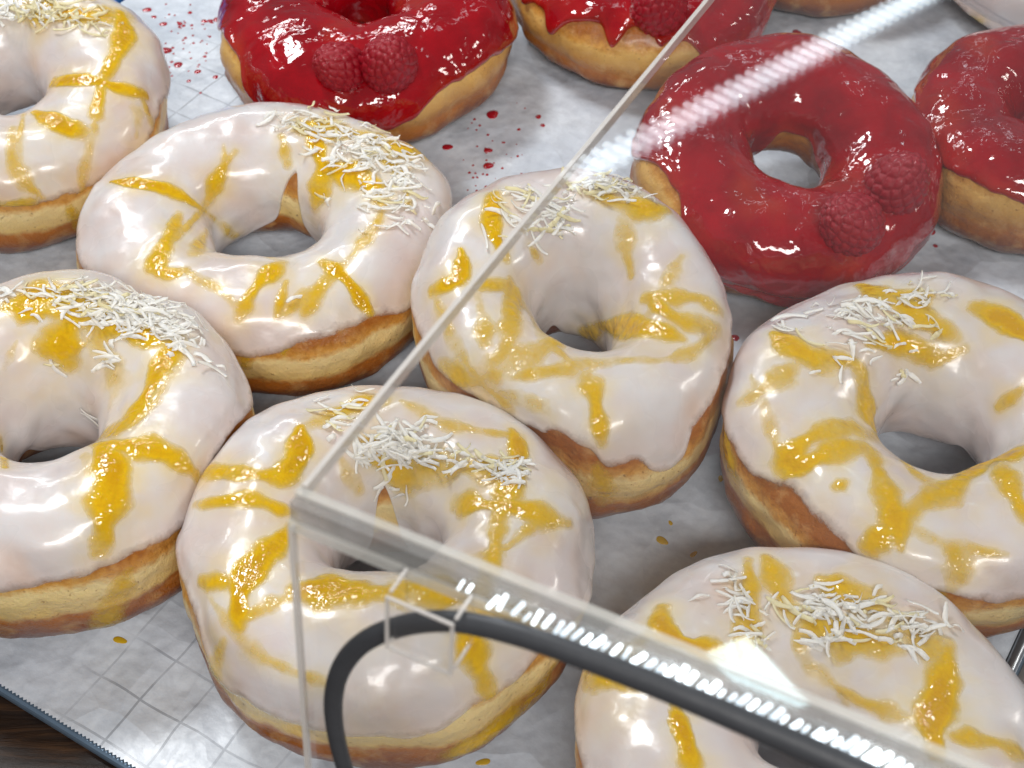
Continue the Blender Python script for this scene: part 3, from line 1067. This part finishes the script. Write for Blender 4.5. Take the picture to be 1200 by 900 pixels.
DRIZ = dict(
    lemon_a=[(1.5, 0.45, [(113, 135), (100, 190), (95, 225)]), (1.5, 0.4, [(165, 112), (180, 150)]), (1.4, 0.4, [(30, 125), (20, 170), (25, 210), (60, 240)]), (2.6, 1.0, [(140, 15), (150, 40), (132, 72), (118, 100), (113, 135)]), (2.2, 1.0, [(62, 97), (100, 92), (130, 100), (170, 112)]),
             (3.0, 1.0, [(0, 137), (30, 125), (70, 145), (98, 155)]), (2.2, 0.35, [(15, 150), (14, 190), (28, 215)]), (2.2, 0.6, [(0, 240), (40, 238)]),
             (2.8, 0.8, [(65, 242), (85, 232), (112, 230)]), (2.0, 0.6, [(186, 145), (170, 180)]), (4.5, 0.7, [(35, 12), (90, 18), (140, 20)]),
             (2.0, 0.35, [(150, 110), (165, 130), (160, 160)])],
    lemon_b=[(1.5, 0.45, [(262, 170), (268, 195), (240, 245), (200, 285), (185, 300)]), (1.5, 0.4, [(452, 240), (430, 285), (385, 325), (330, 370)]), (1.4, 0.4, [(240, 247), (290, 290), (335, 310)]), (1.3, 0.4, [(215, 317), (260, 340), (285, 370)]), (1.5, 0.4, [(440, 180), (470, 200), (480, 240)]), (1.8, 1.0, [(130, 213), (165, 214), (205, 225), (240, 247)]), (2.4, 0.7, [(210, 250), (195, 285), (178, 315), (195, 325), (216, 317)]),
             (2.2, 0.7, [(275, 178), (255, 205), (245, 232)]), (2.5, 0.75, [(330, 308), (300, 335), (280, 372)]), (1.6, 0.45, [(335, 330), (324, 372)]),
             (2.0, 1.0, [(380, 307), (410, 330), (434, 367)]), (2.2, 0.5, [(440, 262), (415, 300), (395, 315), (375, 338), (358, 366)]),
             (2.4, 0.7, [(330, 160), (338, 192)]), (3.0, 0.8, [(365, 150), (382, 200), (370, 242)]), (3.2, 0.7, [(380, 195), (440, 215), (450, 245)]),
             (4.0, 0.7, [(352, 148), (430, 160), (488, 178)]), (2.0, 0.45, [(242, 270), (228, 298)])],
    lemon_c=[(1.4, 0.35, [(20, 400), (5, 430)]), (1.6, 0.4, [(150, 500), (170, 480), (215, 420)]), (1.6, 0.35, [(128, 600), (110, 560), (95, 525)]), (5.0, 0.9, [(15, 358), (50, 350), (78, 345), (90, 372), (70, 395), (80, 422)]), (3.0, 0.85, [(203, 400), (186, 440), (168, 470), (148, 500), (108, 516)]),
             (3.6, 1.0, [(110, 515), (134, 552), (126, 595), (118, 645)]), (2.8, 0.8, [(110, 520), (170, 523), (212, 540), (232, 560)]),
             (2.0, 0.9, [(0, 515), (6, 548)]), (4.0, 0.8, [(15, 360), (80, 365), (140, 380), (190, 405)]), (3, 0.3, [(95, 390), (140, 430), (130, 470)])],
    lemon_d=[(1.5, 0.4, [(470, 470), (530, 500), (612, 512)]), (1.5, 0.45, [(280, 730), (330, 700), (400, 700)]), (1.5, 0.35, [(245, 700), (300, 770), (380, 800)]), (1.5, 0.4, [(575, 665), (560, 700), (545, 740)]), (1.4, 0.4, [(640, 600), (600, 640), (560, 655)]), (2.6, 1.0, [(352, 500), (352, 530), (338, 560), (290, 556), (245, 552)]), (2.0, 0.7, [(228, 592), (290, 583), (345, 602)]),
             (3.0, 1.0, [(345, 615), (300, 662), (278, 690), (281, 732)]), (2.0, 0.55, [(236, 680), (275, 686), (328, 652)]),
             (2.6, 0.95, [(600, 505), (612, 530), (600, 560), (585, 600), (580, 650), (574, 668)]), (2.6, 0.8, [(535, 590), (600, 594), (665, 612)]),
             (2.4, 0.6, [(552, 655), (588, 652)]), (3.2, 0.7, [(360, 500), (400, 482), (445, 470)]), (3.6, 0.7, [(430, 520), (470, 560), (540, 545), (602, 556)]),
             (3.8, 0.85, [(345, 690), (430, 695), (500, 690), (545, 700)]), (3.0, 0.85, [(545, 735), (558, 780), (575, 815)]),
             (2.4, 0.4, [(262, 752), (250, 795)]), (3.0, 0.65, [(520, 872), (600, 842), (640, 795)]), (2.0, 0.4, [(420, 575), (400, 540)]), (2.6, 0.5, [(540, 700), (640, 745)])],
    lemon_e=[(1.5, 0.4, [(508, 341), (530, 400), (560, 445), (600, 480)]), (1.5, 0.4, [(842, 388), (800, 420), (750, 424)]), (1.5, 0.4, [(600, 335), (640, 400), (690, 440)]), (1.5, 0.35, [(800, 300), (770, 350), (750, 385)]), (2.4, 0.8, [(578, 228), (575, 268), (592, 302)]), (2.0, 1.0, [(540, 292), (546, 324), (508, 341)]),
             (2.8, 0.55, [(553, 335), (600, 333), (602, 370), (590, 420), (570, 432)]), (2.2, 0.5, [(560, 345), (570, 402)]),
             (3.2, 0.5, [(520, 430), (560, 452), (600, 430), (640, 402), (705, 388)]), (2.4, 0.45, [(600, 442), (640, 436), (700, 425), (755, 421)]),
             (2.6, 0.7, [(688, 438), (698, 470), (706, 518)]), (2.4, 0.5, [(730, 258), (736, 300), (740, 322)]), (3.0, 0.7, [(688, 222), (740, 245), (792, 246)]),
             (2.6, 0.7, [(760, 350), (790, 372), (842, 388)]), (2.6, 0.75, [(702, 382), (760, 384), (802, 397)]), (2.4, 0.7, [(755, 350), (820, 348), (846, 366)]),
             (1.8, 0.5, [(620, 288), (632, 304)]), (2.4, 0.4, [(560, 450), (640, 480)])],
    lemon_f=[(1.5, 0.4, [(880, 440), (905, 500), (915, 550)]), (1.5, 0.4, [(1020, 505), (1080, 560), (1110, 575)]), (1.5, 0.4, [(1050, 610), (1110, 640), (1180, 650)]), (2.8, 0.85, [(1008, 335), (1035, 345), (1092, 346)]), (3.4, 1.0, [(1150, 362), (1182, 376), (1205, 398)]),
             (3.2, 0.8, [(905, 390), (930, 410), (960, 425), (1000, 420), (1012, 445), (1015, 480), (1026, 505)]), (2.6, 0.45, [(868, 472), (900, 455), (932, 428)]),
             (2.6, 0.65, [(1130, 408), (1100, 425), (1060, 400), (1018, 405)]), (3.2, 0.75, [(912, 548), (950, 510), (1000, 500), (1020, 510)]),
             (3.0, 0.75, [(920, 556), (970, 530), (1018, 520), (1032, 560), (1050, 612), (1056, 642)]),
             (3.0, 0.85, [(1200, 528), (1150, 545), (1110, 575), (1060, 602), (1022, 640)]), (3.0, 1.0, [(1165, 535), (1188, 580), (1202, 604)]),
             (2.4, 0.7, [(1202, 452), (1170, 478)]), (2.2, 0.5, [(980, 570), (990, 565)]), (3.4, 0.6, [(1040, 350), (1085, 372), (1120, 395)]),
             (2.6, 0.5, [(1112, 640), (1130, 655), (1110, 700)])],
    lemon_g=[(1.5, 0.4, [(932, 732), (945, 780), (1000, 820), (1090, 850)]), (1.5, 0.4, [(770, 735), (740, 760), (700, 780)]), (2.4, 0.75, [(876, 656), (882, 700), (875, 740), (868, 775)]), (2.4, 0.7, [(898, 653), (915, 690), (932, 732)]),
             (2.4, 0.9, [(775, 715), (770, 735), (800, 755), (852, 766)]), (3.2, 0.55, [(960, 678), (1010, 700), (1060, 738), (1104, 766)]),
             (3.6, 0.6, [(938, 728), (1000, 750), (1052, 762)]), (3.2, 1.0, [(1112, 755), (1106, 800), (1090, 850), (1098, 885)]),
             (2.2, 0.6, [(1120, 863), (1170, 870), (1204, 888)]), (2.4, 0.9, [(790, 828), (805, 870), (812, 905)]), (3.2, 0.5, [(688, 790), (745, 805)]),
             (1.8, 0.5, [(985, 815), (992, 822)])],
    lemon_h=[(2.4, 0.4, [(1110, 5), (1150, 25)])])

COCO = dict(  # px, py, rx, ry, count, pile, share of yellowish shreds
    lemon_a=[(55, 12, 62, 18, 46, 1.0, 0.7), (100, 26, 45, 16, 16, 0.6, 0.8), (5, 15, 20, 15, 12, 1, 0.1)],
    lemon_b=[(365, 150, 50, 20, 24, 0.8, 0.3), (428, 178, 62, 34, 66, 1.4, 0.12), (470, 238, 42, 32, 34, 1.0, 0.1), (480, 200, 25, 30, 20, 1.2, 0.0),
             (335, 140, 25, 10, 6, 0.5, 0.0), (385, 235, 15, 18, 3, 0.2, 0.1), (318, 418, 1, 1, 1, 0, 0), (345, 350, 1, 1, 1, 0, 0)],
    lemon_c=[(85, 350, 70, 20, 36, 1.0, 0.4), (158, 368, 72, 32, 110, 2.0, 0.05), (205, 392, 32, 28, 30, 1.2, 0.0), (250, 432, 8, 5, 2, 0.2, 0),
             (125, 422, 14, 14, 7, 0.4, 0.1), (5, 345, 14, 8, 5, 0.4, 0), (70, 428, 14, 10, 2, 0.3, 0.6), (108, 484, 5, 10, 2, 0.4, 0)],
    lemon_d=[(475, 520, 48, 30, 70, 1.8, 0.05), (405, 490, 36, 26, 13, 0.4, 0.2), (585, 553, 48, 16, 24, 0.9, 0.1), (545, 540, 30, 24, 10, 0.4, 0.5),
             (425, 530, 14, 22, 10, 0.5, 0), (460, 575, 30, 14, 4, 0.3, 0.2)],
    lemon_e=[(635, 242, 60, 24, 30, 0.8, 0.2), (715, 222, 70, 14, 44, 0.9, 0.35), (615, 266, 44, 18, 12, 0.4, 0.2), (655, 262, 20, 18, 10, 0.5, 0.1)],
    lemon_f=[(1030, 380, 85, 40, 34, 0.7, 0.3), (1078, 345, 44, 16, 18, 0.6, 0.3), (1000, 368, 44, 24, 16, 0.8, 0.1), (970, 415, 40, 26, 5, 0.2, 0.2),
             (920, 385, 14, 12, 4, 0.2, 0), (1060, 440, 24, 10, 4, 0.2, 0.4)],
    lemon_g=[(980, 715, 85, 30, 44, 0.9, 0.2), (1065, 738, 55, 24, 26, 1.0, 0.1), (860, 705, 26, 34, 16, 0.5, 0.0), (818, 703, 6, 3, 1, 0.2, 0),
             (970, 750, 60, 14, 14, 0.4, 0.1), (885, 745, 30, 10, 6, 0.3, 0.2)])

WASH = dict(lemon_a=[(60, 200, 70, 0.4), (90, 240, 50, 0.8), (30, 255, 40, 0.6), (160, 165, 40, 0.5)],
            lemon_b=[(355, 250, 40, 0.5), (290, 300, 40, 0.3), (400, 350, 50, 0.35), (340, 200, 30, 0.6)],
            lemon_c=[(60, 440, 50, 0.5), (140, 620, 60, 0.4), (210, 560, 40, 0.5)],
            lemon_d=[(250, 760, 40, 0.7), (420, 720, 60, 0.5), (580, 840, 60, 0.6), (640, 560, 50, 0.5), (440, 850, 60, 0.35), (500, 590, 40, 0.4)],
            lemon_e=[(560, 460, 70, 0.85), (640, 440, 60, 0.6), (760, 400, 60, 0.5), (700, 500, 50, 0.4), (590, 320, 40, 0.5)],
            lemon_f=[(950, 560, 70, 0.5), (1040, 640, 60, 0.5), (900, 470, 40, 0.4), (1100, 430, 40, 0.4), (1130, 560, 60, 0.4)],
            lemon_g=[(820, 740, 50, 0.3), (960, 770, 60, 0.45), (1100, 870, 60, 0.4), (740, 830, 50, 0.5)])
DRIPS = dict(lemon_b=[(2.2, 0.7, [(285, 385), (290, 408), (288, 430)]), (1.8, 0.6, [(335, 392), (332, 415)])],
             lemon_c=[(3.4, 0.6, [(150, 668), (142, 690), (128, 715), (120, 735)])],
             lemon_d=[(3.6, 0.6, [(650, 780), (620, 820), (575, 858), (530, 885)])],
             lemon_e=[(3.4, 0.6, [(700, 545), (706, 570), (710, 590)])],
             lemon_f=[(3.0, 0.8, [(1100, 680), (1095, 705), (1092, 728)]), (2.6, 0.7, [(850, 500), (850, 530), (862, 560)])],
             lemon_a=[(3.0, 0.8, [(80, 245), (95, 262)])])
DN = {}
for key in KEYS:
    D = build_donut(key, LAB[key], key.startswith('red'))
    DN[key] = D
    if key in DRIZ:
        drizzle(D, DRIZ[key])
    if key in DRIPS:
        B_, N_, F_ = D.dough
        c_ = B_[::3, ::2]
        tr = BVHTree.FromPolygons([Vector(p) for p in (c_ + D.org).reshape(-1, 3)], grid_faces(c_.shape[0], c_.shape[1], True, True)[:, ::1].tolist()) if c_.shape[0] * 3 >= 220 else None
        drizzle(D, DRIPS[key], 'curd_drip', B_, N_, F_, tr, np.full(B_.shape[:2], 1.0))
    if key in COCO:
        coconut(D, COCO[key], KEYS.index(key) + 100)

# one long shred that hangs in the hole of the doughnut under the cover is among the loose ones above

# ------------------------------------------------------------------ raspberries
def ico(sub):
    import bmesh
    bm = bmesh.new()
    bmesh.ops.create_icosphere(bm, subdivisions=sub, radius=1)
    V = np.array([v.co[:] for v in bm.verts])
    F = np.array([[v.index for v in f.verts] for f in bm.faces])
    bm.free()
    return V, F


def berry_mesh(seed):
    """a dome of swollen drupelets grown out of one skin"""
    r = np.random.default_rng(seed)
    sv, sf = ico(6)
    nd = 105
    k = np.arange(nd) + 0.5
    ph = np.arccos(1 - 2 * k / nd)
    th = np.pi * (1 + 5 ** 0.5) * k
    C_ = np.stack([np.cos(th) * np.sin(ph), np.sin(th) * np.sin(ph), np.cos(ph)], 1) + r.normal(0, 0.035, (nd, 3))
    C_ /= np.linalg.norm(C_, axis=1, keepdims=True)
    dots = sv @ C_.T
    srt = np.sort(dots, axis=1)
    d1, d2 = np.arccos(np.clip(srt[:, -1], -1, 1)), np.arccos(np.clip(srt[:, -2], -1, 1))
    big = r.uniform(0.75, 1.25, nd)[np.argmax(dots, 1)]
    h = 0.085 * big * (1 - np.exp(-((d2 - d1) / 0.09) ** 1.1)) * (1 - (d1 / 0.42) ** 2)
    P = sv * (1 + h + 0.03 * noise3(sv + seed, 1.6, seed) + 0.012 * noise3(sv, 14, seed))[:, None]
    P = P * np.array([1, 1, 1.12])
    P[:, :2] *= (1 - 0.14 * np.clip(P[:, 2:3], -1, 1))
    return mesh_np('raspberry', P * 0.95, sf)


BM = [berry_mesh(1), berry_mesh(2)]
for b_ in BM:
    b_.materials.append(M['berry'])
BER = [('red_a', 397, 70, 30, (-0.5, -0.5, 0.7), 'smaller raspberry left of the other on the bright red doughnut outside the acrylic', 0.30),
       ('red_a', 457, 66, 35, (0.1, -0.6, 0.8), 'larger round raspberry before the hole of the bright red doughnut outside the acrylic', 0.42),
       ('red_b', 772, 0, 34, (0.1, -0.4, 0.9), 'raspberry on the red doughnut that the thin acrylic edge crosses, at the top', 0.3),
       ('red_c', 988, 252, 38, (-0.55, -0.35, 0.75), 'front raspberry of the pair on the tilted red doughnut, nearest its hole', 0.38),
       ('red_c', 1050, 203, 37, (0.2, -0.3, 0.9), 'back raspberry of the pair on the tilted red doughnut, nearer its outer rim', 0.15)]
for k, (key, px, py, rp, axis, lab, up) in enumerate(BER):
    D = DN[key]
    hit, nrm = cast(D, px, py + rp * 0.45)
    if hit is None:
        continue
    rad = rp * np.linalg.norm(hit - CP) / FPX
    o = link('raspberry', BM[k % 2])
    o.location = hit + nrm * rad * (0.10 + up)
    o.rotation_euler = Vector(axis).to_track_quat('Z', 'Y').to_euler()
    o.scale = (rad * 0.92, rad * 0.92, rad * 1.08)
    tag(o, lab, 'raspberry', 'raspberries set on the red doughnuts')

# ------------------------------------------------------------------ acrylic cover
P0 = np.array([-0.03775796, 0.16032279, 0.1888261])
AX = np.array([0.43575377, 0.89535838, -0.09193486])      # far edge of the top
BX = np.array([0.89862316, -0.43856124, -0.01185114])     # joint between top and front
CX = np.cross(AX, BX)
CX /= np.linalg.norm(CX)
if CX[2] > 0:
    CX = -CX                                               # down the front
cov = empty('acrylic_cover', tuple(P0 + CX * 0.185))
tag(cov, 'clear acrylic display cover with a square corner, standing over the right-hand doughnuts', 'display cover')
O = P0 - (P0 + CX * 0.185)
TH = 0.0028
# broad sheets
top = link('top_panel', boxes_mesh('top_panel', [(O + BX * 0.0012 + AX * 0.0012 - CX * 0.0, BX * 0.30, AX * 0.62, CX * TH)]), M['clear'], cov)
fro = link('front_panel', boxes_mesh('front_panel', [(O + BX * 0.0012 + CX * (TH + 0.0026), BX * 0.30, AX * TH, CX * 0.178)]), M['clear'], cov)
# sawn edges seen as pale lines
link('side_edge', boxes_mesh('side_edge', [(O + AX * 0.005, BX * 0.0010, AX * 0.617, CX * TH)]), M['edge'], cov)
link('corner_edge', boxes_mesh('corner_edge', [(O + CX * (TH + 0.0032), BX * 0.0009, AX * 0.0013, CX * 0.176)]), M['edge'], cov)
# the glued joint: a grey clear rod between two polished strips
link('joint_rod', boxes_mesh('joint_rod', [(O + BX * 0.0003 + AX * 0.0006 + CX * 0.0003, BX * 0.30, AX * 0.0022, CX * 0.0046)]), M['rod'], cov)
link('upper_strip', boxes_mesh('upper_strip', [(O + BX * 0.0002 + AX * 0.0026 - CX * 0.0004, BX * 0.30, AX * 0.0016, CX * 0.0009)]), M['pale'], cov)
link('lower_strip', boxes_mesh('lower_strip', [(O + BX * 0.0002 + AX * (-0.0004) + CX * 0.0040, BX * 0.30, AX * 0.0011, CX * 0.0020)]), M['pale'], cov)

# glowing chips added to imitate LED reflections along the joint
nF = -AX                                                   # outward of the front


def on_front(px, py, offs=0.0):
    return on_plane(px, py, P0 + nF * offs, AX)


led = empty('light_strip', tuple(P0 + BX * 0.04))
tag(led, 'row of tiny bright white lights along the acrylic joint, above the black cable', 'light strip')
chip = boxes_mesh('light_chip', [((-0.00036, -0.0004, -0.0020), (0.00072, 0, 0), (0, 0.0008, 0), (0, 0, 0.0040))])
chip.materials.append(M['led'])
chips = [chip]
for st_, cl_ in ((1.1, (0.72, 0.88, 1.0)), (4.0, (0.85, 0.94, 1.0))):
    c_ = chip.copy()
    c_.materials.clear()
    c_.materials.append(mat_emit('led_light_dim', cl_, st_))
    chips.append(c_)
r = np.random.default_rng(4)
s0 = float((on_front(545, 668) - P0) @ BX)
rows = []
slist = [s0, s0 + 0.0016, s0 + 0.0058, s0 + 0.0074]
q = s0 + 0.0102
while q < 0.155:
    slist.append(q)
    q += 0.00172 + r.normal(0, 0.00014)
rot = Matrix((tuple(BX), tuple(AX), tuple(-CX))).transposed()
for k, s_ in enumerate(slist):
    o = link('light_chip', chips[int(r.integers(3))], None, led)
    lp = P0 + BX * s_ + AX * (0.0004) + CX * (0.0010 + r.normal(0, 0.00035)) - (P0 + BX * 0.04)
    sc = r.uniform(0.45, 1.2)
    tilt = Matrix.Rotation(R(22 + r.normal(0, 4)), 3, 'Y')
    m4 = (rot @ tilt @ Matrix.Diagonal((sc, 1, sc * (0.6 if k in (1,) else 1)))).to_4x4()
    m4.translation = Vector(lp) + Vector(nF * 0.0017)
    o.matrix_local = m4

# black cable clipped on the front of the cover
cpx = [(420, 960), (406, 908), (393, 862), (389, 820), (398, 782), (424, 751), (470, 732), (515, 727), (545, 729), (600, 741), (660, 761), (720, 784), (800, 815),
       (900, 858), (1000, 902), (1060, 930)]
pts = np.array([on_front(*p, 0.0042) for p in cpx])
for _ in range(4):                                         # Chaikin smoothing
    a_, b_ = pts[:-1], pts[1:]
    pts = np.concatenate([[pts[0]], np.stack([a_ * 0.75 + b_ * 0.25, a_ * 0.25 + b_ * 0.75], 1).reshape(-1, 3), [pts[-1]]])
org = pts[0].copy()
tt = np.linspace(0, 1, len(pts))
cab = link('black_cable', tube_mesh('black_cable', pts - org, 0.0017 + 0.0007 * tt, 14, 0.8, up=AX), M['rubber'])
cab.location = org
tag(cab, 'black rubber cable curving down and running along under the acrylic joint', 'cable')

# clear clip that holds the cable
c00, c10, c01 = on_front(456, 692, 0.0064), on_front(536, 724, 0.0064), on_front(456, 752, 0.0064)
wv = BX * float((c10 - c00) @ BX)
hv = CX * float((c01 - c00) @ CX)
dp = nF * 0.0064
co = c00 - (P0 + CX * 0.185) - dp
clip = link('cable_clip', boxes_mesh('cable_clip', [(co, wv, hv, nF * 0.0009), (co + dp, wv, hv, nF * 0.0009)]), M['clear'], cov)
e = 0.0005
lst = []
for b0 in (co + nF * 0.0009, ):
    ln = dp - nF * 0.0009
    wn_, hn_ = wv / np.linalg.norm(wv), hv / np.linalg.norm(hv)
    for p_ in (b0, b0 + wv - wn_ * e, b0 + hv - hn_ * e, b0 + wv + hv - wn_ * e - hn_ * e):
        lst.append((p_, wn_ * e, hn_ * e, ln))
for b0 in (co + dp + nF * 0.00095,):
    lst += [(b0, wn_ * e, hv, nF * e), (b0 + wv - wn_ * e, wn_ * e, hv, nF * e), (b0 + wn_ * e, wv - wn_ * 2 * e, hn_ * e, nF * e), (b0 + wn_ * e + hv - hn_ * e, wv - wn_ * 2 * e, hn_ * e, nF * e)]
link('clip_edge', boxes_mesh('clip_edge', lst), M['edge'], clip)

# the light bar of the display case, seen only as the bright ribbed band mirrored in the top panel
LA, LB = np.array([0.0759, 0.7445, 0.45]), np.array([0.3207, 1.0200, 0.45])
dl = (LB - LA) / np.linalg.norm(LB - LA)
LA = LA - dl * 0.02
LB = LB + dl * 0.12
bar = empty('case_light_bar', tuple(LA))
tag(bar, 'light bar mirrored as a ribbed white band across the tilted red doughnut', 'light bar')
sd_ = np.cross(dl, [0, 0, 1.0])
CELL = 0.0115
nl = int(np.linalg.norm(LB - LA) / CELL)
cm = boxes_mesh('light_cell', [(-dl * 0.0022 - sd_ * 0.0085, dl * 0.0044, sd_ * 0.017, (0, 0, 0.002))])
cm.materials.append(M['led_far'])
for k in range(nl):
    o = link('light_cell', cm, None, bar)
    o.location = dl * (CELL * k)
link('bar_housing', boxes_mesh('bar_housing', [(-sd_ * 0.014 + np.array([0, 0, 0.0025]), dl * CELL * nl, sd_ * 0.028, (0, 0, 0.008))]), M['metal'], bar)
